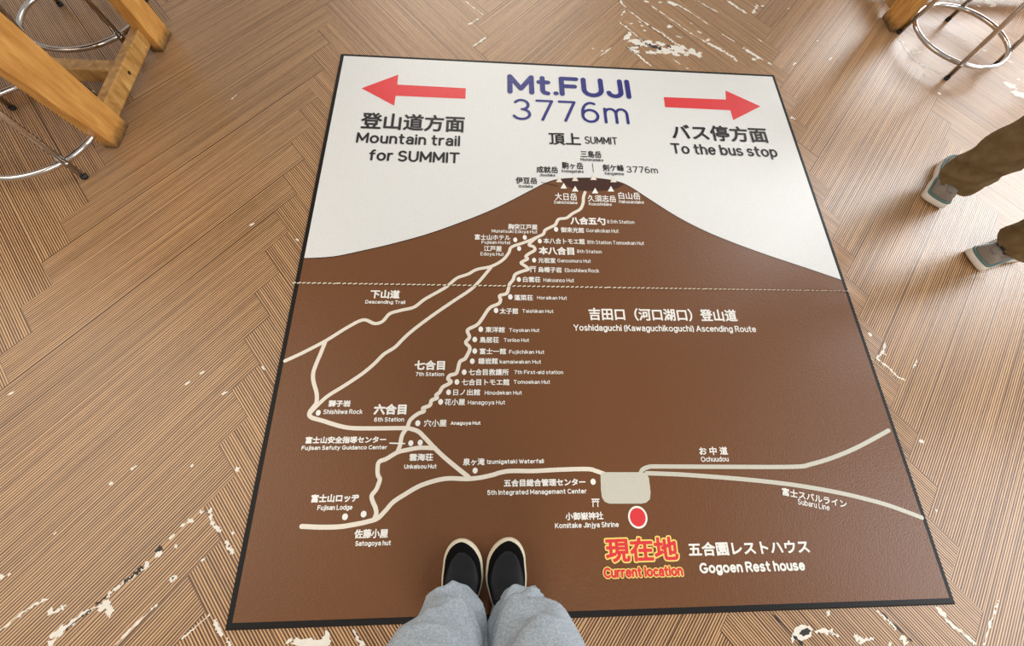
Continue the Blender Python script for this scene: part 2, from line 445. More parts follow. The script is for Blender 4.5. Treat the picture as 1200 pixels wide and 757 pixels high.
# arrows
for pts, lb in (([(423.7, 103.5), (466.8, 87.6), (465.6, 99.2), (545.9, 103.5), (545.4, 115.8), (463.7, 112.3), (462, 123.9)], 'red arrow pointing left to the mountain trail'),
                ([(777.8, 113.8), (850.7, 116.8), (850.1, 106.2), (891.1, 124.7), (859.2, 140.8), (855.9, 129.3), (779.3, 125.6)], 'red arrow pointing right to the bus stop')):
    bm = bmesh.new(); flat(bm, [P(x, y, ZT) for x, y in pts], LAY[1]); mobj('arrow', bm, M_RED, lb)

# trails
def z_(ox, oy, s, pts): return [(ox + x/s, oy + y/s) for x, y in pts]
zA = lambda p: z_(540, 160, 4.2038, p)
zB = lambda p: z_(540, 320, 4.45, p)
zC = lambda p: z_(320, 300, 4.204, p)
zD = lambda p: z_(340, 450, 4.615, p)
zE = lambda p: z_(330, 520, 4.444, p)
zF = lambda p: z_(540, 520, 4.4538, p)
zG = lambda p: z_(700, 490, 2.7907, p)
asc = zA([(612, 275), (604, 300), (602, 328), (588, 358), (550, 380), (520, 402), (482, 408), (465, 435), (440, 448), (415, 462), (405, 482), (370, 500), (336, 533), (358, 543), (364, 560), (335, 578), (320, 592), (328, 604), (297, 622), (320, 640), (332, 655), (300, 665), (268, 680), (258, 705), (240, 728)]) \
    + zB([(249, 80), (238, 107), (203, 118), (207, 140), (197, 160), (150, 183), (110, 240), (85, 270), (42, 292), (35, 305), (45, 335), (26, 362), (45, 385), (45, 405), (25, 443)]) \
    + zC([(940, 510), (920, 522), (910, 560), (900, 580), (872, 588), (862, 605), (877, 620), (860, 633), (835, 647), (820, 672), (803, 686), (808, 700), (782, 711), (772, 736)]) \
    + zD([(718, 131), (725, 147), (692, 161), (650, 195), (635, 237)])
trails = [
    ('trail', asc, .0125),
    ('trail', zC([(60, 517), (130, 485), (200, 450), (270, 412), (370, 350), (445, 315), (500, 333), (540, 322), (575, 285), (630, 268), (695, 252), (750, 212), (850, 155), (905, 110), (960, 90)]) + zA([(80, 655), (150, 640), (205, 610), (235, 575), (250, 545), (300, 527), (345, 510), (370, 498)]), .0120),
    ('trail', zA([(150, 643), (90, 715), (45, 757)]) + zC([(900, 215), (790, 290), (690, 365), (640, 410), (600, 450), (545, 485), (500, 530), (440, 580), (350, 640), (270, 690), (220, 735)]) + zD([(115, 150), (103, 168)]), .0120),
    ('trail', zC([(258, 422), (235, 480), (210, 540), (198, 580), (200, 620), (215, 675), (215, 720)]) + zD([(130, 120), (105, 155), (115, 180), (180, 200), (260, 225), (330, 238), (450, 240), (635, 238)]), .0130),
    ('trail', zD([(635, 238), (690, 255), (730, 292), (780, 345), (850, 410), (965, 503)]), .0135),
    ('trail', zD([(630, 240), (605, 280), (595, 330), (580, 370)]), .0130),
    ('trail', zD([(785, 347), (700, 345), (630, 357), (580, 370), (520, 405)]) + zE([(515, 90), (503, 105), (500, 140), (503, 165), (512, 185), (503, 215), (492, 240), (470, 270), (475, 300), (490, 335), (493, 365), (482, 392)]), .0130),
    ('trail', zE([(105, 430), (200, 434), (300, 432), (380, 420), (450, 405), (500, 388), (540, 350), (580, 305), (640, 265), (730, 215), (850, 182), (960, 183), (1030, 177), (1100, 162)]) + zF([(200, 152), (260, 142), (380, 142), (520, 135), (660, 132), (705, 142), (750, 158)]), .0130),
    ('trail', zF([(938, 152), (950, 133), (985, 120)]) + zG([(200, 158), (400, 159), (640, 159), (700, 150), (780, 125), (860, 90), (952, 40)]), .0130),
    ('trail', zG([(160, 180), (220, 182), (300, 186), (480, 200), (640, 218), (780, 242), (880, 265), (960, 288), (1060, 325)]), .0130)]
for i, (nm, pts, wd) in enumerate(trails):
    keep = [pts[0]]
    for p_ in pts[1:]:
        if math.hypot(p_[0]-keep[-1][0], p_[1]-keep[-1][1]) > 2.2: keep.append(p_)
    pts = keep
    bm = bmesh.new(); W = spline([P(x, y, ZT) for x, y in pts], 6)
    stroke(bm, W, wd, LAY[2] + 0.00002*i)
    mobj(nm, bm, M_CREAM if i < 8 else M_GREYC)

# parking area
bm = bmesh.new()
pk = [(703.6, 557.5), (705, 554.2), (709, 553.3), (752, 553.3), (757.5, 555), (760.3, 560), (762.3, 577), (761.5, 585), (757, 589), (751, 590.2), (714, 590.2), (708.5, 588), (705.3, 583), (704, 574)]
flat(bm, [P(x, y, ZT) for x, y in pk], LAY[3]); mobj('parking_area', bm, M_GREYC)

def disc(bm, px, py, rx, ry, z):
    c = P(px, py, ZT); a = (P(px+rx, py, ZT) - P(px-rx, py, ZT)).length/2; b = (P(px, py+ry, ZT) - P(px, py-ry, ZT)).length/2
    bm.faces.new([bm.verts.new((c.x + a*math.cos(2*math.pi*k/28), c.y + b*math.sin(2*math.pi*k/28), z)) for k in range(28)])
bm = bmesh.new(); disc(bm, 747.2, 606, 11.3, 13.3, LAY[3]); mobj('marker_ring', bm, M_TXTW)
bm = bmesh.new(); disc(bm, 747.2, 606, 9.2, 10.8, LAY[4]); mobj('location_marker', bm, M_RED, 'red round current location marker')
dots = [(651.6, 269, 2.5), (614.9, 278.5, 2.4), (603.8, 281.3, 2.4), (608.3, 291.5, 2.4), (632.5, 282.7, 2.4), (625.9, 305.1, 2.4), (608, 327.7, 2.5), (598, 348.1, 2.7), (581.3, 364, 2.7), (563.4, 386, 2.8), (556.4, 398, 2.8), (556.4, 411.5, 2.8), (553.5, 423.4, 2.8),
        (544, 436.2, 2.8), (535.5, 447.7, 2.8), (525.7, 459.8, 2.8), (516.4, 471, 2.9), (373.2, 483.8, 2.9), (489.7, 496, 3), (481.5, 519.3, 3), (492.5, 518.7, 3), (556.8, 551.4, 3), (694.9, 564.5, 3.1), (404.5, 605.5, 3.4), (426.3, 602.4, 3.4)]
for x, y, r in dots:
    bm = bmesh.new(); disc(bm, x, y, r, r*1.16, LAY[4]); mobj('hut_marker', bm, M_TXTW)
for x, y, m_ in ((655.3, 210.6, M_CREAM), (673.9, 209.2, M_CREAM), (695.4, 208, M_CREAM), (718.8, 210.6, M_CREAM), (660.5, 218, M_TXTW), (673.9, 221.5, M_TXTW), (697.3, 223.7, M_TXTW), (715.8, 221.5, M_TXTW)):
    bm = bmesh.new(); flat(bm, [P(x-3.8, y+3.1, ZT), P(x+3.8, y+3.3, ZT), P(x, y-3.4, ZT)], LAY[4]); mobj('peak_marker', bm, m_)
for (a, b_, m_) in (((634, 213.7), (653, 218), M_BLACK), ((694.2, 191.5), (695.4, 202.2), M_BLACK), ((456.4, 519.3), (474.8, 519.8), M_TXTW)):
    bm = bmesh.new(); stroke(bm, [P(*a, ZT), P(*b_, ZT)], 0.0022 if m_ is M_BLACK else 0.004, LAY[4], False); mobj('pointer_line', bm, m_)
def torii(cx, cy, wpx, hpx):
    bm = bmesh.new()
    p = lambda x, y: P(cx + x*wpx/2, cy + y*hpx/2, ZT)
    t = (p(1, 0) - p(-1, 0)).length*0.12
    for a, b_ in (((-1, -.9), (1, -.9)), ((-.9, -.3), (.9, -.3)), ((-.55, -.9), (-.6, 1)), ((.55, -.9), (.6, 1)), ((0, -.9), (0, -.3))):
        stroke(bm, [p(*a), p(*b_)], t, LAY[4], False)
    mobj('torii_symbol', bm, M_TXTW)
torii(624.4, 315.8, 8, 7); torii(697.6, 589.2, 9.5, 9.5)

# the stitched seam across the mat
seamL, seamR = P(342, 332, ZT), P(989, 341, ZT)
ys = (seamL.y + seamR.y)/2
bm = bmesh.new(); flat(bm, [Vector((MX0+.004, ys-.002, 0)), Vector((MX1-.004, ys-.002, 0)), Vector((MX1-.004, ys+.002, 0)), Vector((MX0+.004, ys+.002, 0))], LAY[5]); mobj('seam', bm, M_SEAMGAP)
bm = bmesh.new(); rnd = random.Random(3); x = MX0 - 0.004
while x < MX1 - 0.01:
    f = (x - MX0)/(MX1 - MX0); l = 0.011 + 0.003*rnd.random()
    if rnd.random() < 0.06: l *= 2.2
    wdt = 0.0030*(1 - 0.62*max(0, f-0.45)/0.55)
    tube(bm, [(x, ys - wdt*.5, LAY[5] + .0004), (x + l*.5, ys, LAY[5] + .0011), (x + l, ys + wdt*.5, LAY[5] + .0004)], wdt*0.75, 6)
    x += l + 0.004 + 0.003*rnd.random()
mobj('stitching', bm, M_STITCH)

# ------------------------------------------------------------------ lettering
def glyph_mesh(text):
    cu = bpy.data.curves.new('t', 'FONT'); cu.body = text; cu.size = 1.0; cu.resolution_u = 4; cu.fill_mode = 'FRONT'
    o = bpy.data.objects.new('t', cu); C.objects.link(o)
    bpy.context.view_layer.update()
    dg = bpy.context.evaluated_depsgraph_get()
    me = bpy.data.meshes.new_from_object(o.evaluated_get(dg), depsgraph=dg)
    b = bmesh.new(); b.from_mesh(me)
    bpy.data.objects.remove(o); bpy.data.curves.remove(cu); bpy.data.meshes.remove(me)
    return b
def A_(cx, cy, rx, ry, a0, a1, n=None):
    n = n or max(4, int(abs(a1-a0)/18))
    return [(cx + rx*math.cos(math.radians(a0 + (a1-a0)*k/n)), cy + ry*math.sin(math.radians(a0 + (a1-a0)*k/n))) for k in range(n+1)]
XH = 0.72
def bowl(cx=.29, r=.29): return A_(cx, XH/2, r, XH/2, 0, 360)
# single-stroke rounded alphabet, capital height 1
GL = {
 'A': [[(0, 0), (.4, 1), (.8, 0)], [(.13, .34), (.67, .34)]], 'C': [A_(.43, .5, .43, .5, 48, 312)], 'D': [[(0, 0), (0, 1), (.32, 1)] + A_(.32, .5, .42, .5, 90, -90) + [(0, 0)]],
 'E': [[(.6, 0), (0, 0), (0, 1), (.6, 1)], [(0, .53), (.54, .53)]], 'F': [[(0, 0), (0, 1), (.6, 1)], [(0, .51), (.52, .51)]], 'G': [A_(.45, .5, .45, .5, 50, 330) + [(.86, .44), (.52, .44)]],
 'H': [[(0, 0), (0, 1)], [(.7, 0), (.7, 1)], [(0, .52), (.7, .52)]], 'I': [[(0, 0), (0, 1)]], 'J': [A_(.25, .26, .25, .26, 190, 360) + [(.5, 1)]],
 'K': [[(0, 0), (0, 1)], [(.64, 1), (.02, .42)], [(.24, .6), (.68, 0)]], 'L': [[(0, 1), (0, 0), (.55, 0)]], 'M': [[(0, 0), (0, 1), (.43, .22), (.86, 1), (.86, 0)]],
 'O': [A_(.46, .5, .46, .5, 0, 360)], 'R': [[(0, 0), (0, 1), (.38, 1)] + A_(.38, .75, .25, .25, 90, -90) + [(0, .5)], [(.36, .5), (.66, 0)]],
 'S': [A_(.32, .75, .29, .25, 35, 270) + A_(.32, .25, .32, .25, 90, -150)], 'T': [[(0, 1), (.74, 1)], [(.37, 1), (.37, 0)]],
 'U': [[(0, 1), (0, .35)] + A_(.35, .35, .35, .35, 180, 360) + [(.7, 1)]], 'W': [[(0, 1), (.26, 0), (.52, .9), (.78, 0), (1.04, 1)]], 'Y': [[(0, 1), (.38, .45), (.76, 1)], [(.38, .45), (.38, 0)]],
 '3': [A_(.29, .75, .27, .25, 150, -80) + A_(.29, .26, .32, .26, 85, -155)], '5': [[(.54, 1), (.1, 1), (.05, .52)] + A_(.29, .31, .31, .31, 130, -150)], '7': [[(0, 1), (.6, 1), (.2, 0)]],
 '6': [A_(.31, .31, .3, .31, 0, 360), [(.01, .33)] + A_(.36, .45, .35, .55, 180, 65)], '8': [A_(.31, .76, .26, .24, 0, 360), A_(.31, .26, .31, .26, 0, 360)],
 'a': [A_(.27, .76*XH - .02, .23, .2, 160, 0) + [(.5, .0)], [(.5, .42)] + A_(.24, .2, .24, .2, 95, 270) + A_(.24, .26, .26, .26, 270, 350)],
 'b': [[(0, 0), (0, 1.02)], bowl(.29, .29)], 'c': [A_(.29, XH/2, .29, XH/2, 50, 310)], 'd': [[(.58, 0), (.58, 1.02)], bowl(.29, .29)],
 'e': [[(.02, .38), (.58, .38)] + A_(.3, XH/2, .29, XH/2, 5, 320)], 'f': [[(.15, 0), (.15, .8)] + A_(.34, .82, .19, .2, 180, 80), [(0, .68), (.36, .68)]],
 'g': [bowl(.29, .29), [(.58, XH), (.58, .02)] + A_(.3, .0, .28, .28, 0, -150)], 'h': [[(0, 0), (0, 1.02)], [(0, .4)] + A_(.25, .44, .25, .28, 170, 0) + [(.5, 0)]],
 'i': [[(0, 0), (0, XH)], [(0, .97), (0, .99)]], 'j': [[(.15, XH), (.15, -.1)] + A_(.0, -.1, .15, .17, 0, -100), [(.15, .97), (.15, .99)]], 'k': [[(0, 0), (0, 1.02)], [(.46, .7), (.01, .28)], [(.17, .43), (.5, 0)]], 'l': [[(0, 0), (0, 1.02)]],
 'm': [[(0, 0), (0, XH)], [(0, .4)] + A_(.22, .46, .22, .26, 170, 0) + [(.44, 0)], [(.44, .4)] + A_(.66, .46, .22, .26, 170, 0) + [(.88, 0)]],
 'n': [[(0, 0), (0, XH)], [(0, .4)] + A_(.25, .44, .25, .28, 170, 0) + [(.5, 0)]], 'o': [A_(.31, XH/2, .31, XH/2, 0, 360)], 'p': [[(0, -.28), (0, XH)], bowl(.29, .29)],
 'r': [[(0, 0), (0, XH)], [(0, .4)] + A_(.26, .42, .26, .3, 165, 75)], 's': [A_(.25, .54, .22, .18, 35, 270) + A_(.25, .18, .25, .18, 90, -150)],
 't': [[(.14, .98), (.14, .2)] + A_(.32, .19, .18, .19, 180, 275), [(0, .7), (.36, .7)]], 'u': [[(0, XH), (0, .28)] + A_(.25, .28, .25, .28, 180, 360), [(.5, XH), (.5, 0)]],
 'w': [[(0, XH), (.2, 0), (.41, .66), (.62, 0), (.82, XH)]], 'y': [[(0, XH), (.27, .02)], [(.54, XH), (.22, -.18), (.12, -.27), (.0, -.27)]], 'z': [[(0, XH), (.5, XH), (.0, 0), (.52, 0)]],
'(': [A_(.34, .4, .34, .70, 128, 232)], ')': [A_(-.2, .4, .34, .70, 52, -52)], '.': [[(0.02, .02), (.03, .02)]], '-': [[(0, .36), (.32, .36)]]}
def stroke_text(text):
    x = 0; out = []
    for ch in text:
        if ch == ' ': x += .34; continue
        st = GL[ch]; lo = min(p[0] for q in st for p in q); hi = max(p[0] for q in st for p in q)
        out += [[(px - lo + x, py) for px, py in q] for q in st]
        x += hi - lo + (.30 if ch not in '.-' else .24)
    return out

def letter(text, xl, xr, yt, yb, m, fat=0.0, kind='L', rot=None, z=LAY[4], extra=None, label=None):
    """text fitted between two columns and two rows of the survey; fat = half stroke width, metres.
    kind L: Latin, drawn with the single-stroke alphabet; kind J: Japanese glyph outlines"""
    if kind == 'L':
        S_ = stroke_text(text); allp = [p for q in S_ for p in q]
        gx0, gx1 = min(p[0] for p in allp), max(p[0] for p in allp); gy0, gy1 = 0.0, 1.0
    else:
        g = glyph_mesh(text)
        bmesh.ops.remove_doubles(g, verts=g.verts[:], dist=1e-5)
        xs = [v.co.x for v in g.verts]; ysv = [v.co.y for v in g.verts]
        gx0, gx1 = min(xs), max(xs); gy0, gy1 = min(ysv), max(ysv)
    ym = (yt+yb)/2; xm = (xl+xr)/2
    if rot is None:
        a, b_ = P(xl, ym, ZT), P(xr, ym, ZT); t, bt = P(xm, yt, ZT), P(xm, yb, ZT)
        X0, X1, Y0, Y1 = a.x+fat, b_.x-fat, bt.y+fat, t.y-fat
        fx = lambda px, py: Vector((X0 + (px-gx0)/(gx1-gx0)*(X1-X0), Y0 + (py-gy0)/(gy1-gy0)*(Y1-Y0), z))
    else:           # rot = ((x,y) left foot, (x,y) right foot, height in metres)
        a, b_ = P(*rot[0], ZT), P(*rot[1], ZT); d = (b_-a); Ln = d.length; d.normalize(); n = Vector((-d.y, d.x, 0))
        def fx(px, py):
            q = a + d*((px-gx0)/(gx1-gx0)*Ln) + n*((py-gy0)/(gy1-gy0)*rot[2]); q.z = z; return q
    cnt = [0]
    def face(bm_, pts, zz):
        cnt[0] += 1
        f = bm_.faces.new([bm_.verts.new((p[0], p[1], zz - ((cnt[0]*37) % 211)*6e-7)) for p in pts]); f.normal_update()
        if f.normal.z < 0: f.normal_flip()
    def seg(bm_, p, q, rad, zz, seen):
        t = Vector((q.x-p.x, q.y-p.y, 0))
        if t.length > 1e-7:
            t.normalize(); n = Vector((-t.y, t.x, 0))*rad
            face(bm_, (p-n, q-n, q+n, p+n), zz)
        for c in (p, q):
            key = (round(c.x, 5), round(c.y, 5))
            if key in seen: continue
            seen.add(key); nn = 14 if rad > .004 else 8
            face(bm_, [(c.x + rad*math.cos(2*math.pi*(k+.5)/nn), c.y + rad*math.sin(2*math.pi*(k+.5)/nn)) for k in range(nn)], zz)
    def build(bm_, rad, zz):
        seen = set()
        if kind == 'L':
            for q in S_:
                W = [fx(*p) for p in q]
                for p, r_ in zip(W, W[1:]): seg(bm_, p, r_, rad, zz, seen)
        else:
            off = len(bm_.verts)
            for f in g.faces: face(bm_, [fx(v.co.x, v.co.y) for v in f.verts], zz)
            if rad > 0:
                for e in g.edges:
                    if len(e.link_faces) == 1: seg(bm_, fx(e.verts[0].co.x, e.verts[0].co.y), fx(e.verts[1].co.x, e.verts[1].co.y), rad, zz - .00002, seen)
    if extra:
        halo = bmesh.new(); build(halo, extra[0] + fat, extra[2]); mobj('lettering_outline', halo, extra[1])
    out = bmesh.new(); build(out, fat, z)
    o = mobj('lettering', out, m)
    if label: o['label'] = label
    return o

K, Wt, Bl = M_BLACK, M_TXTW, M_BLUE
letter('Mt.FUJI', 594.6, 738, 90.5, 112.9, Bl, .0118, label='bold blue lettering Mt.FUJI')
letter('3776m', 600.7, 735.8, 118.6, 143.2, Bl, .0066, label='blue lettering 3776m')
letter('登山道方面', 422.8, 544.7, 133.9, 153.4, K, .0023, 'J')
letter('Mountain trail', 417.6, 539.3, 157.3, 169.6, K, .0046)
letter('for SUMMIT', 432.3, 538.8, 177.2, 190, K, .0046)
letter('バス停方面', 787.2, 898.4, 147.5, 165.6, K, .0024, 'J')
letter('To the bus stop', 786.6, 909.6, 170.2, 182.3, K, .0046)
letter('頂上', 643.2, 680.3, 156, 170.3, K, .0017, 'J')
letter('SUMMIT', 685.4, 723.4, 160.6, 169.3, K, .0026)
small_black = [('三島岳', 680.3, 704.6, 177, 185, 'J'), ('Mishimadake', 680.3, 707, 185.6, 189.2, 'L'), ('駒ヶ岳', 658.4, 683.3, 190.3, 198.3, 'J'), ('komagatake', 658.4, 683.9, 199, 202.6, 'L'),
               ('成就岳', 628.6, 653.8, 195.2, 203, 'J'), ('Jisudake', 632.3, 650.8, 203.6, 207, 'L'), ('剣ケ峰', 706, 731, 193, 201, 'J'), ('Kengamine', 708.8, 731, 201.8, 205.4, 'L'),
               ('3776m', 734.3, 770.5, 195.4, 202.9, 'L'), ('伊豆岳', 604.3, 629.5, 208, 215.6, 'J'), ('Izudake', 608, 624.7, 216.7, 220.1, 'L')]
for t, a, b_, c, d, k in small_black: letter(t, a, b_, c, d, K, .0007 if k == 'J' else (.0019 if t == '3776m' else .0010), k)
J = .0006; E_ = .0011
lab = [('大日岳', 650.2, 676, 226.3, 235, J, 'J'), ('Dainichidake', 649.3, 676.6, 235.8, 239.2, E_, 'L'), ('久須志岳', 688.5, 721.6, 228.9, 237, J, 'J'), ('Kusushidake', 690, 716.7, 237.6, 241.2, E_, 'L'),
       ('白山岳', 724.6, 750, 225.4, 233.9, J, 'J'), ('Hakusandake', 725.2, 754.4, 234.9, 238.7, E_, 'L'),
       ('八合五勺', 668.1, 709.4, 254.6, 263.7, .0017, 'J'), ('8.5th Station', 711.2, 743.1, 258.2, 262.3, E_, 'L'),
       ('御来光館', 657, 684.2, 266.6, 273, J, 'J'), ('Goraikokan Hut', 686.8, 724.8, 268.4, 272.8, E_, 'L'),
       ('胸突江戸屋', 595.4, 629.7, 262.8, 269.2, J, 'J'), ('Munatsuki Edoya Hut', 576.2, 629.7, 269.4, 273.4, E_, 'L'),
       ('富士山ホテル', 556.2, 598, 275, 281.6, J, 'J'), ('Fujisan Hotel', 564.3, 597.8, 282.2, 286.2, E_, 'L'),
       ('江戸屋', 567, 588, 288.3, 294.8, J, 'J'), ('Edoya Hut', 563, 590.4, 295.8, 299.9, E_, 'L'),
       ('本八合トモエ館', 636.8, 685.1, 279.5, 286.2, J, 'J'), ('8th Station Tomoekan Hut', 688, 754.6, 282.4, 286.8, E_, 'L'),
       ('本八合目', 631.3, 672.7, 289.4, 298.8, .0015, 'J'), ('8th Station', 676, 704.9, 292.9, 297, E_, 'L'),
       ('元祖室', 630.6, 651, 302.2, 308.4, J, 'J'), ('Gansomuro Hut', 653, 692.2, 303.8, 308, E_, 'L'),
       ('烏帽子岩', 630.4, 658.2, 313, 319.6, J, 'J'), ('Eboshiiwa Rock', 661.8, 701.8, 314.9, 319.4, E_, 'L'),
       ('白雲荘', 612.8, 633.3, 324.4, 331, J, 'J'), ('Hakuunso Hut', 636.8, 672.7, 326.3, 330.8, E_, 'L'),
       ('蓬菜荘', 602.5, 624.5, 345.6, 352.3, J, 'J'), ('Horaikan Hut', 629.4, 664.3, 347.1, 351.3, E_, 'L'),
       ('太子館', 585.6, 607.2, 361.1, 368.2, J, 'J'), ('Taishikan Hut', 611.9, 648.5, 362.7, 366.9, E_, 'L'),
       ('東洋館', 568.8, 591.5, 383, 389.9, J, 'J'), ('Toyokan Hut', 596.6, 632, 385, 389.2, E_, 'L'),
       ('鳥居荘', 562, 584.7, 394.8, 401.9, J, 'J'), ('Toriiso Hut', 590.3, 620, 396.5, 400.9, E_, 'L'),
       ('富士一館', 562, 593, 408.2, 415.4, J, 'J'), ('Fujiichikan Hut', 596.6, 637.8, 410.3, 414.8, E_, 'L'),
       ('鎌岩館', 560.4, 583.4, 419.5, 426.8, J, 'J'), ('kamaiwakan Hut', 585.6, 634, 421.8, 426.3, E_, 'L'),
       ('七合目救護所', 549, 596.2, 432.4, 440, J, 'J'), ('7th First-aid station', 602.5, 659.8, 434, 438.5, E_, 'L'),
       ('七合目トモエ館', 541, 596.9, 444.1, 451.7, J, 'J'), ('Tomoekan Hut', 601.8, 644.5, 445.4, 450, E_, 'L'),
       ('日ノ出館', 531.1, 562.7, 456, 463.5, J, 'J'), ('Hinodekan Hut', 568, 611.5, 457.9, 462.7, E_, 'L'),
       ('花小屋', 521.1, 545, 467.3, 475, J, 'J'), ('Hanagoya Hut', 548.3, 592, 469.2, 474.2, E_, 'L'),
       ('七合目', 485.8, 521.5, 422.4, 433.8, .0015, 'J'), ('7th Station', 487, 520.5, 436.2, 440.9, .0013, 'L'),
       ('下山道', 434.2, 468.7, 339.9, 350, .0014, 'J'), ('Descending Trail', 428.2, 475, 352, 356.2, .0013, 'L'),
       ('獅子岩', 385, 411, 469, 476.8, .0009, 'J'), ('Shishiiwa Rock', 379.2, 425, 479.7, 485.3, .0013, 'L'),
       ('六合目', 438.2, 476.5, 473.4, 486, .0017, 'J'), ('6th Station', 438.6, 473.7, 489, 494.2, .0013, 'L'),
       ('穴小屋', 496.9, 523.5, 491.6, 500, J, 'J'), ('Anagoya Hut', 528, 563.2, 493.6, 498, .0013, 'L'),
       ('富士山安全指導センター', 358.2, 452.7, 511.3, 519.6, .0009, 'J'), ('Fujisan Safuty Guidanco Center', 353.7, 453.8, 522, 527, .0013, 'L'),
       ('雲海荘', 479.8, 507.5, 531.4, 540.2, .0009, 'J'), ('Unkaisou Hut', 473.7, 511.8, 543.9, 549.3, .0013, 'L'),
       ('泉ヶ滝', 542.6, 568, 536.8, 545.4, .0007, 'J'), ('Izumigataki Waterfall', 570.8, 637.2, 538.2, 543.3, .0013, 'L'),
       ('五合目総合管理センター', 590.3, 686, 561, 569.8, .0009, 'J'), ('5th Integrated Management Center', 571, 687.5, 573.4, 579.2, .0013, 'L'),
       ('小御嶽神社', 662.4, 706.8, 600, 609.2, .0007, 'J'), ('Komitake Jinjya Shrine', 650.2, 725, 612, 618.3, .0013, 'L'),
       ('吉田口（河口湖口）登山道', 689.8, 862.8, 361.6, 376.4, .0014, 'J'), ('Yoshidaguchi (Kawaguchikoguchi) Ascending Route', 672, 885.3, 381.2, 388.6, .0020, 'L'),
       ('富士山ロッヂ', 364.9, 421, 578.8, 588.6, .0010, 'J'), ('Fujisan Lodge', 372.3, 413.3, 591.6, 597.6, .0013, 'L'),
       ('佐藤小屋', 415.5, 454.9, 619.8, 630.6, .0009, 'J'), ('Satogoya hut', 416.6, 458.3, 633.4, 639.4, .0013, 'L'),
       ('五合園レストハウス', 806, 948, 633.8, 650.2, .0013, 'J'), ('Gogoen Rest house', 819, 943, 657.7, 670.3, .0029, 'L'),
       ('お 中 道', 819, 852.3, 523.5, 533.2, .0008, 'J'), ('Ochuudou', 821, 853.4, 535, 541, .0013, 'L')]
for t, a, b_, c, d, fat, k in lab: letter(t, a, b_, c, d, Wt, fat, k)
letter('富士スバルライン', 0, 0, 0, 0, Wt, .0006, 'J', rot=((916.5, 580), (992, 595.5), .0225))
letter('Subaru Line', 0, 0, 0, 0, Wt, .0012, 'L', rot=((935.2, 590.5), (971.5, 597.8), .0145))
letter('現在地', 709.3, 794, 629.5, 658, M_RED, .0021, 'J', z=LAY[5], extra=(.0040, M_YEL, LAY[4]), label='red lettering with yellow outline')
letter('Current location', 707, 800, 663.6, 676.2, M_RED, .0030, 'L', z=LAY[5], extra=(.0026, M_YEL, LAY[4]), label='red lettering with yellow outline')

# ------------------------------------------------------------------ tables
def wood(name, c1, c2, scale=(6, 6, 1.2)):
    m = bpy.data.materials.new(name); m.use_nodes = True
    nt = m.node_tree; N = nt.nodes; L = nt.links; b = N['Principled BSDF']
    tc = N.new('ShaderNodeTexCoord'); mp = N.new('ShaderNodeMapping'); mp.inputs['Scale'].default_value = scale
    L.new(tc.outputs['Object'], mp.inputs[0])
    n = N.new('ShaderNodeTexNoise'); n.inputs['Scale'].default_value = 7; n.inputs['Detail'].default_value = 6; n.inputs['Distortion'].default_value = 0.6
    L.new(mp.outputs[0], n.inputs['Vector'])
    r = N.new('ShaderNodeValToRGB'); r.color_ramp.elements[0].position = 0.3; r.color_ramp.elements[1].position = 0.72
    r.color_ramp.elements[0].color = c1; r.color_ramp.elements[1].color = c2
    L.new(n.outputs['Fac'], r.inputs[0])
    # scuffed dark wear on the lowest centimetres, ragged
    sx = N.new('ShaderNodeSeparateXYZ'); L.new(tc.outputs['Object'], sx.inputs[0])
    n2 = N.new('ShaderNodeTexNoise'); n2.inputs['Scale'].default_value = 45; n2.inputs['Detail'].default_value = 5; L.new(tc.outputs['Object'], n2.inputs['Vector'])
    ad = N.new('ShaderNodeMath'); ad.operation = 'MULTIPLY_ADD'; L.new(n2.outputs['Fac'], ad.inputs[0]); ad.inputs[1].default_value = -0.05; L.new(sx.outputs[2], ad.inputs[2])
    mr = N.new('ShaderNodeMapRange'); mr.inputs['From Min'].default_value = -0.02; mr.inputs['From Max'].default_value = 0.022; mr.inputs['To Min'].default_value = 0.85; mr.inputs['To Max'].default_value = 0.0
    L.new(ad.outputs[0], mr.inputs['Value'])
    mx = N.new('ShaderNodeMix'); mx.data_type = 'RGBA'; L.new(mr.outputs[0], mx.inputs[0]); L.new(r.outputs[0], mx.inputs[6]); mx.inputs[7].default_value = lin(52, 40, 30)
    L.new(mx.outputs[2], b.inputs['Base Color'])
    b.inputs['Roughness'].default_value = 0.34; b.inputs['Specular IOR Level'].default_value = 0.5
    return m
M_WOOD = wood('oiled_pine', lin(176, 118, 52), lin(214, 158, 84))
M_WOOD2 = wood('worn_pine', lin(150, 104, 48), lin(205, 158, 92), (5, 5, 2))
M_STEEL = mat('screw_steel', lin(90, 84, 78), 0.35, 1.0)

def rot_pts(pts): return pts
def table(name, label, x_end, sx, legs, y0, y1, length, htop):
    """legs: list of (x0,x1,y0,y1, top x0,x1,y0,y1) blocks; sx = +1 when the table runs to +x from x_end"""
    t = thing(name, label, 'table', (x_end, y0, 0))
    o = Vector((x_end, y0, 0))
    def part(nm, bm, m, bev=0.004, parent=t):
        for v in bm.verts: v.co -= o
        if bev: bevel(bm, bev)
        return obj(nm, bm, m, parent)
    for L_ in legs:
        bm = bmesh.new()
        x0, x1, a, b_, tx0, tx1, ta, tb = L_
        hexa(bm, [(x0, a, 0), (x1, a, 0), (x1, b_, 0), (x0, b_, 0)], [(tx0, ta, htop), (tx1, ta, htop), (tx1, tb, htop), (tx0, tb, htop)])
        part('leg', bm, M_WOOD)
    return t, part

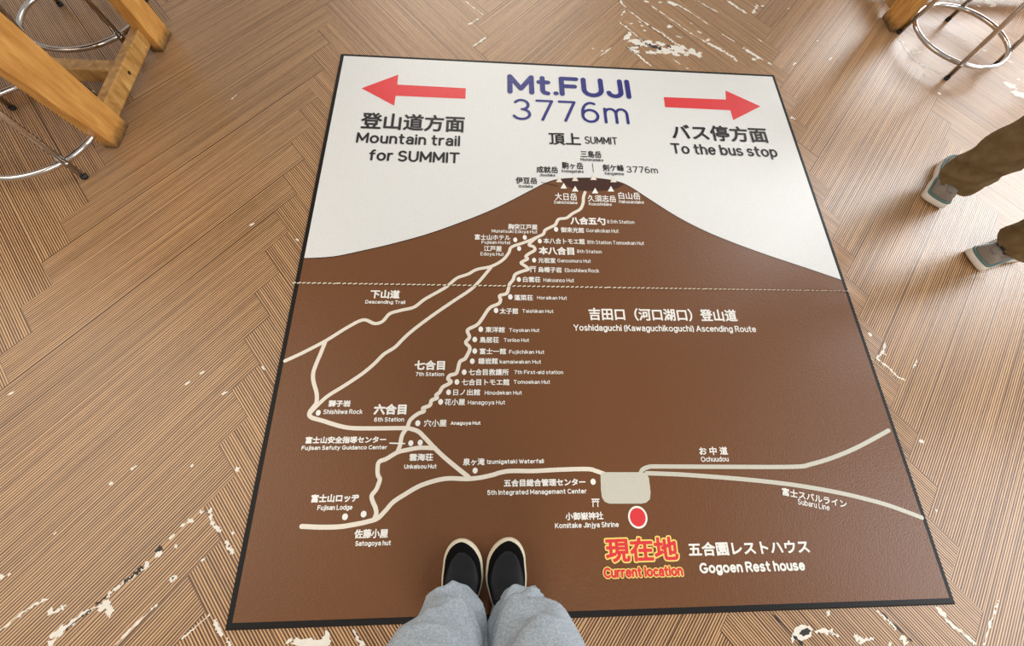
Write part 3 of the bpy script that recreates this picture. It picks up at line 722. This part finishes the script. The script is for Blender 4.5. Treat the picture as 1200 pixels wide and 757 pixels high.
HT = 0.95
tl, part = table('counter_table', 'honey-coloured wooden table with thick square legs at the upper left', -1.46, -1,
    [(-1.516, -1.467, 1.207, 1.330, -1.492, -1.467, 1.050, 1.266), (-1.504, -1.452, 1.754, 1.878, -1.504, -1.452, 1.692, 1.757),
     (-3.05, -2.998, 1.207, 1.330, -3.05, -2.998, 1.10, 1.27), (-3.05, -2.998, 1.752, 1.876, -3.05, -2.998, 1.68, 1.78)], 1.2, 1.9, 1.6, HT)
bm = bmesh.new(); box(bm, -1.512, -1.476, 1.30, 1.77, 0.036, 0.103); st = part('stretcher', bm, M_WOOD2)
bm = bmesh.new(); box(bm, -3.04, -3.005, 1.29, 1.77, 0.036, 0.103); part('stretcher', bm, M_WOOD2)
bm = bmesh.new()
tube(bm, [(-1.4775, 1.535, 0.068), (-1.4750, 1.535, 0.068)], 0.0070, 14); part('screw', bm, M_STEEL, 0, st)
bm = bmesh.new(); box(bm, -3.006, -1.511, 1.500, 1.560, 0.048, 0.100); part('rail', bm, M_WOOD2)
bm = bmesh.new(); box(bm, -3.10, -1.42, 1.00, 1.86, HT, HT + 0.05); part('tabletop', bm, M_WOOD, 0.006)

tr, part = table('counter_table', 'wooden table leg and edge at the upper right corner behind a chrome stool', 2.13, 1,
    [(2.130, 2.184, 2.172, 2.292, 2.132, 2.186, 2.165, 2.290), (3.60, 3.654, 2.172, 2.292, 3.60, 3.654, 2.165, 2.29),
     (2.130, 2.184, 2.72, 2.84, 2.132, 2.186, 2.72, 2.84), (3.60, 3.654, 2.72, 2.84, 3.60, 3.654, 2.72, 2.84)], 2.1, 2.9, 1.6, HT)
bm = bmesh.new(); box(bm, 2.14, 2.176, 2.28, 2.74, 0.036, 0.103); part('stretcher', bm, M_WOOD2)
bm = bmesh.new(); box(bm, 3.61, 3.646, 2.28, 2.74, 0.036, 0.103); part('stretcher', bm, M_WOOD2)
bm = bmesh.new(); box(bm, 2.175, 3.611, 2.47, 2.53, 0.048, 0.100); part('rail', bm, M_WOOD2)
bm = bmesh.new(); box(bm, 2.10, 3.78, 2.13, 2.90, HT, HT + 0.05); part('tabletop', bm, M_WOOD, 0.006)

# ------------------------------------------------------------------ chrome stools
M_CHROME = mat('chrome_tube', (0.66, 0.63, 0.60, 1), 0.15, 1.0)
M_CAP = mat('black_rubber_cap', lin(26, 24, 24), 0.55)
M_SEAT = mat('brown_seat_vinyl', lin(92, 58, 40), 0.4)
def stool(label):
    t = thing('bar_stool', label, 'stool', group=None)
    RB, RT, HS, ZR, RR = 0.255, 0.150, 0.66, 0.070, 0.236
    for k in range(4):
        a = math.pi/2*k; c, s = math.cos(a), math.sin(a)
        f = lambda z: Vector((c*(RB + (RT-RB)*z/HS), s*(RB + (RT-RB)*z/HS), z))
        bm = bmesh.new(); tube(bm, [f(0.012), f(HS-0.02)], 0.0115, 14)
        lg = obj('leg', bm, M_CHROME, t, True)
        bm = bmesh.new(); tube(bm, [f(0.0), f(0.004), f(0.013)], 0.0118, 14, radii=[.0115, .0125, .0122]); obj('foot_cap', bm, M_CAP, lg, True)
        bm = bmesh.new(); q = f(ZR); e = Vector((c, s, 0)); tube(bm, [q + e*0.008, q + e*0.0125], 0.006, 12); obj('rivet', bm, M_CHROME, lg, True)
    bm = bmesh.new(); tube(bm, [(RR*math.cos(2*math.pi*k/72), RR*math.sin(2*math.pi*k/72), ZR) for k in range(72)], 0.0102, 12, closed=True)
    obj('foot_ring', bm, M_CHROME, t, True)
    bm = bmesh.new(); n = 40
    loft(bm, [[(r*math.cos(2*math.pi*k/n), r*math.sin(2*math.pi*k/n), z) for k in range(n)] for r, z in ((.150, HS-.025), (.172, HS-.02), (.182, HS), (.182, HS+.03), (.170, HS+.05), (.12, HS+.058), (.03, HS+.06))])
    obj('seat', bm, M_SEAT, t, True)
    return t
s1 = stool('chrome bar stool half hidden behind the right-hand wooden table leg')
s1.location = (2.413, 2.063, 0); s1.rotation_euler = (0, 0, math.atan2(1.834-2.063, 2.311-2.413))
s2 = copy_tree(s1); s2['label'] = 'chrome bar stool at the left edge in front of the nearer table leg'
s2.location = (-1.736, 1.226, 0); s2.rotation_euler = (0, 0, math.atan2(1.062-1.226, -1.543+1.736))
s3 = copy_tree(s1); s3['label'] = 'chrome bar stool under the left wooden table, between its two legs'
s3.location = (-1.775, 1.882, 0); s3.rotation_euler = (0, 0, math.atan2(2.04-1.882, -2.0+1.775))
for s_ in (s1, s2, s3): s_['group'] = 'chrome bar stools at the tables'

# ------------------------------------------------------------------ people: legs and shoes as the photo shows them
def lerp_tab(tab, t):
    for (a, va), (b, vb) in zip(tab, tab[1:]):
        if t <= b:
            f = (t-a)/(b-a) if b > a else 0
            f = f*f*(3-2*f)*0.5 + f*0.5
            return va + (vb-va)*f
    return tab[-1][1]

def shoe(parent, loc, ang, L, style, mirror=1):
    """shoe pointing +y before turning by ang; heel centre at loc"""
    o = bpy.data.objects.new('shoe', None); C.objects.link(o); o.parent = parent; o.empty_display_size = .05
    o.location = loc; o.rotation_euler = (0, 0, ang)
    if style == 'skate':
        WD = [(0, .036), (.06, .039), (.25, .041), (.45, .045), (.68, .056), (.82, .053), (.93, .049), (1, .046)]
    else:
        WD = [(0, .042), (.06, .045), (.25, .042), (.45, .041), (.68, .052), (.82, .049), (.93, .045), (1, .042)]
    def widthf(t):
        q = lerp_tab(WD, t)
        if t > .80: q *= math.sqrt(max(0.0, 1 - ((t-.80)/.20)**2.3))
        if t < .10: q *= math.sqrt(max(0.0, 1 - ((.10-t)/.10)**2.6))
        return max(q, .0004)
    def half(t, side):
        wv = widthf(t)
        bend = 0.010*math.sin(math.pi*min(1, max(0, (t-.35)/.65)))*mirror       # inward curve of the last
        return wv*side + bend
    N_ = 40
    ts = [0.5 - 0.5*math.cos(math.pi*i/N_) for i in range(N_+1)]
    def outline(grow, z, lift):
        L_, R_ = [], []
        for t in ts:
            y = -grow + t*(L + 2*grow)
            zz = z + (lift*(max(0, (t-.72)/.28)**2*0.012 + max(0, (.12-t)/.12)**2*0.010) if style != 'skate' else 0)
            L_.append(Vector((half(t, -1) - grow, y, zz))); R_.append(Vector((half(t, 1) + grow, y, zz)))
        return R_ + L_[::-1]
    hs = .030 if style == 'skate' else .036
    bm = bmesh.new()
    loft(bm, [outline(.000, 0.0, 1), outline(.0015, .005, 1), outline(.0018, hs*.6, 1), outline(.0012, hs, 1)] if style == 'skate' else
         [outline(.000, 0.0, 1), outline(.006, .008, 1), outline(.004, hs*.6, 1), outline(.0, hs, .5)])
    msole = SH[style]['sole']; obj('sole', bm, msole, o, True)
    HT_ = [(0, .070), (.05, .082), (.2, .082), (.36, .088), (.5, .080), (.65, .060), (.8, .048), (.92, .042), (1, .034)] if style == 'skate' else \
          [(0, .078), (.05, .092), (.2, .088), (.36, .094), (.5, .088), (.65, .070), (.8, .060), (.92, .052), (1, .042)]
    inset = .0025 if style == 'skate' else .002
    def sect(t, off=0.0, a0=0.0, a1=math.pi, n=18):
        y = inset*1.4 + t*(L - inset*1.4 - (.0045 if style == 'skate' else .003)); w2 = max(.0003, widthf(t) - inset); cx = (half(t, 1) + half(t, -1))/2
        h = lerp_tab(HT_, t)
        out = []
        for k in range(n+1):
            a = a0 + (a1-a0)*k/n
            ca, sa = math.cos(a), math.sin(a)
            ex = 0.62 if t > .45 else 0.8
            x = math.copysign(abs(ca)**ex, ca)*w2
            if t < .42: x *= 1 - 0.25*max(0, sa)**2*min(1, (.42-t)/.2)
            zz = hs*.72 + (h - hs*.72)*max(0, sa)**(0.75)
            v = Vector((cx + x, y, zz)); nrm = Vector((ca, 0.2 if t > .7 else 0, sa)).normalized()
            out.append(v + nrm*off)
        return out
    bm = bmesh.new()
    tt = [0.5 - 0.5*math.cos(math.pi*i/30) for i in range(31)]
    loft(bm, [sect(t) for t in tt]); up = obj('upper', bm, SH[style]['upper'], o, True)
    def patch(nm, t0, t1, fa, off, m, thick=True, nt=16):
        bm = bmesh.new(); G = []
        for i in range(nt+1):
            t = t0 + (t1-t0)*i/nt; hw = fa(i/nt)
            G.append([bm.verts.new(p) for p in sect(t, off, math.pi/2-hw, math.pi/2+hw, 10)])
        for a, b_ in zip(G, G[1:]):
            for k in range(10): bm.faces.new((a[k], a[k+1], b_[k+1], b_[k]))
        ob = obj(nm, bm, m, o, True)
        md = ob.modifiers.new('thickness', 'SOLIDIFY'); md.thickness = 0.002; md.offset = 0
        return ob
    if style == 'skate':
        patch('vamp', .46, .915, lambda f: (.90 - .08*f - .48*max(0, (f-.45)/.55)**1.2)*math.sqrt(max(.05, 1-f**9)), .0022, SH[style]['panel'])
        patch('tongue', .34, .56, lambda f: .62, .0045, SH[style]['tongue'])
        bm = bmesh.new()
        for t in (.46, .505, .55):
            pts = sect(t, .0075, math.pi/2-.62, math.pi/2+.62, 10); tube(bm, pts, .0030, 6)
        obj('laces', bm, SH[style]['lace'], o, True)
    else:
        # teal line where the upper meets the sole and a pale heel tab
        bm = bmesh.new(); tube(bm, [Vector((p.x*1.0, p.y, hs - .001 + (p.z - hs))) for p in outline(.0005, hs + .001, .5)], .0048, 8, closed=True); obj('welt_stripe', bm, SH[style]['stripe'], o, True)
        patch('heel_tab', .004, .10, lambda f: .5, .003, SH[style]['tab'], nt=5)
        bm = bmesh.new()
        ring = [(0.030*math.cos(2*math.pi*k/28), .068 + .055*math.sin(2*math.pi*k/28), .086 + .006*math.sin(2*math.pi*k/28)) for k in range(28)]
        tube(bm, ring, .006, 8, closed=True); obj('collar', bm, SH[style]['upper'], o, True)
        bm = bmesh.new(); loft(bm, [[(.028*math.cos(2*math.pi*k/20), .068 + .045*math.sin(2*math.pi*k/20), z) for k in range(20)] for z in (.06, .08, .105)]); obj('sock', bm, SH[style]['sock'], o, True)
    return o

SH = {'skate': dict(sole=mat('cream_sole', lin(228, 214, 186), .5, noise_scale=80, noise_amt=.12), upper=mat('black_suede', lin(13, 12, 11), .9, spec=.12, bump=.3, bump_scale=600),
                    panel=mat('black_leather', lin(20, 20, 24), .55, spec=.3, bump=.2, bump_scale=350), tongue=mat('black_cloth', lin(24, 23, 23), .8, bump=.3), lace=mat('black_lace', lin(14, 13, 13), .7)),
      'runner': dict(sole=mat('white_foam', lin(222, 212, 198), .55), upper=mat('grey_mesh', lin(136, 124, 112), .8, bump=.4, bump_scale=500), stripe=mat('teal_trim', lin(82, 112, 108), .5),
                     tab=mat('grey_tab', lin(124, 114, 104), .7), sock=mat('dark_sock', lin(34, 30, 28), .9))}

def trousers(parent, legs, hip, m, seed, folds=0.010, hem_lift=None, creases=None):
    """legs: for each, rings (cx, cy, z, rx, ry); one mesh with the seat of the trousers"""
    bm = bmesh.new(); n = 72
    for li, rings in enumerate(legs):
        # resample finely in height
        zs = []; m_ = 90
        ctr = spline([Vector((r[0], r[1], r[2])) for r in rings], 16); rad = spline([Vector((r[3], r[4], 0)) for r in rings], 16)
        tot = ctr[-1].z - ctr[0].z; out = []
        for c, rd in zip(ctr, rad):
            h = (c.z - ctr[0].z); ring = []
            for k in range(n):
                a = 2*math.pi*k/n; ca, sa = math.cos(a), math.sin(a)
                lift = 0
                if hem_lift: lift = hem_lift*max(0, (math.cos(a - hem_ang[0]) + 1)/2)**2*max(0, 1 - h/.12)
                p = Vector((c.x + ca*rd.x, c.y + sa*rd.y, c.z + lift))
                q = Vector((p.x*6 + seed*3.1 + li*11, p.y*6, p.z*9))
                f1 = noise.noise(Vector((q.x*1.0, q.y*1.0, q.z*1.6)))
                ridge_ = 1 - abs(noise.noise(Vector((p.x*9 + li*7 + seed, p.y*9 + p.z*10, p.z*7 - p.x*8))))*2
                f2 = max(0, ridge_)**2
                amt = folds*(0.9*f1 + 1.15*f2 - .35)*(0.55 + 0.45*max(0, 1 - h/.5))
                amt *= min(1, .35 + h/.06)
                for a0, z0, sl, wz, fa in (creases[li] if creases else ()):
                    da = (a - math.radians(a0) + math.pi) % (2*math.pi) - math.pi
                    dz = (c.z - z0 - sl*da)/wz
                    prof = math.exp(-dz*dz) if dz < 0 else math.exp(-(dz*dz)*.18)      # sharp underside, soft top
                    amt += fa*prof*math.exp(-(da/1.15)**2)
                p += Vector((ca, sa, 0))*amt
                ring.append(p)
            out.append(ring)
        # hem: turn the cloth in at the bottom so that the opening is hollow
        inner = [[Vector((ctr[0].x + (p.x-ctr[0].x)*s_, ctr[0].y + (p.y-ctr[0].y)*s_, p.z + dz)) for p in out[0]] for s_, dz in ((.72, .05), (.80, .010), (.93, -.001))]
        loft(bm, inner + out, cap0=False, cap1=True)
    n2 = 48
    loft(bm, [[(hip[0] + rx*math.cos(2*math.pi*k/n2)*hip_c - ry*math.sin(2*math.pi*k/n2)*hip_s, hip[1] + rx*math.cos(2*math.pi*k/n2)*hip_s + ry*math.sin(2*math.pi*k/n2)*hip_c, z) for k in range(n2)] for rx, ry, z in
              ((.10, .06, hip[2]-.10), (.17, .115, hip[2]-.04), (.185, .125, hip[2]+.03), (.17, .115, hip[2]+.13), (.155, .10, hip[2]+.20))])
    bmesh.ops.recalc_face_normals(bm, faces=bm.faces[:])
    return obj('trousers', bm, m, parent, True)

def cloth(name, c1, c2, scale, weave):
    m = bpy.data.materials.new(name); m.use_nodes = True
    nt = m.node_tree; N = nt.nodes; L = nt.links; b = N['Principled BSDF']
    tc = N.new('ShaderNodeTexCoord')
    n = N.new('ShaderNodeTexNoise'); n.inputs['Scale'].default_value = scale; n.inputs['Detail'].default_value = 6; L.new(tc.outputs['Object'], n.inputs['Vector'])
    r = N.new('ShaderNodeValToRGB'); r.color_ramp.elements[0].position = .32; r.color_ramp.elements[1].position = .68
    r.color_ramp.elements[0].color = c1; r.color_ramp.elements[1].color = c2; L.new(n.outputs['Fac'], r.inputs[0])
    L.new(r.outputs[0], b.inputs['Base Color']); b.inputs['Roughness'].default_value = .85; b.inputs['Specular IOR Level'].default_value = .2
    n2 = N.new('ShaderNodeTexNoise'); n2.inputs['Scale'].default_value = weave; L.new(tc.outputs['Object'], n2.inputs['Vector'])
    bp = N.new('ShaderNodeBump'); bp.inputs['Strength'].default_value = .4; bp.inputs['Distance'].default_value = .001; L.new(n2.outputs['Fac'], bp.inputs['Height']); L.new(bp.outputs[0], b.inputs['Normal'])
    return m
M_DENIM = cloth('pale_denim', lin(156, 168, 179), lin(194, 203, 209), 190, 900)
M_KHAKI = cloth('olive_khaki', lin(104, 83, 54), lin(122, 100, 69), 30, 900)

hem_ang = [math.pi/2]; hip_c, hip_s = 1.0, 0.0
ph_ = thing('person', 'person in pale grey jeans and black shoes standing on the map mat', 'person')
ZF_ = ZT + 0.0008
shoe(ph_, (-.088, -.478, ZF_), math.radians(-3.5), .290, 'skate', mirror=1)
shoe(ph_, (.074, -.478, ZF_), math.radians(2.5), .290, 'skate', mirror=-1)
trousers(ph_, [[(-.080, -.384, .036, .073, .094), (-.083, -.388, .09, .078, .094), (-.102, -.402, .18, .096, .098), (-.116, -.420, .30, .106, .104), (-.120, -.440, .46, .108, .106), (-.112, -.470, .66, .110, .112), (-.095, -.490, .84, .108, .118)],
               [(.080, -.399, .034, .075, .094), (.086, -.400, .09, .081, .095), (.106, -.404, .18, .098, .100), (.118, -.420, .30, .104, .104), (.120, -.440, .46, .108, .106), (.112, -.470, .66, .110, .112), (.095, -.490, .84, .108, .118)]],
         (0, -.50, .86), M_DENIM, 2, folds=.011, hem_lift=.030,
         creases=[[(115, .088, .055, .012, .013), (60, .20, -.10, .02, .014), (140, .30, .10, .025, .013)], [(70, .080, -.05, .012, .012), (110, .165, .11, .016, .016), (50, .235, -.07, .018, .016), (120, .34, .10, .03, .014)]])

pw = thing('person', 'person in olive trousers and grey running shoes walking at the right edge', 'person', (0, 0, 0))
a1, a2 = math.radians(50), math.radians(14)
d1 = Vector((math.cos(a1), math.sin(a1), 0)); d2 = Vector((math.cos(a2), math.sin(a2), 0))
h1 = Vector((1.895, 1.045, 0)); h2 = Vector((1.950, .768, 0))
shoe(pw, h1, a1 - math.pi/2, .305, 'runner', mirror=1)
shoe(pw, h2, a2 - math.pi/2, .295, 'runner', mirror=-1)
k1 = h1 + d1*.085; k2 = h2 + d2*.085
hip = (k1 + k2)/2 + Vector((.06, .02, 0))
hem_ang[0] = a1; hip_c, hip_s = math.cos(math.radians(-60)), math.sin(math.radians(-60))
def leg_rings(k, h, dz=0):
    return [(k.x + .02, k.y + .006, .075 + dz, .078, .078), (k.x + .02, k.y + .006, .14 + dz, .077, .077), (k.x + .015, k.y, .26, .080, .080), (k.x*.8 + h.x*.2, k.y*.8 + h.y*.2, .46, .086, .086), (k.x*.5 + h.x*.5, k.y*.5 + h.y*.5, .66, .095, .095), (k.x*.3 + h.x*.7, k.y*.3 + h.y*.7, .84, .105, .105)]
trousers(pw, [leg_rings(k1, hip), leg_rings(k2, hip, .02)], (hip.x, hip.y, .86), M_KHAKI, 5, folds=.010, hem_lift=.02)
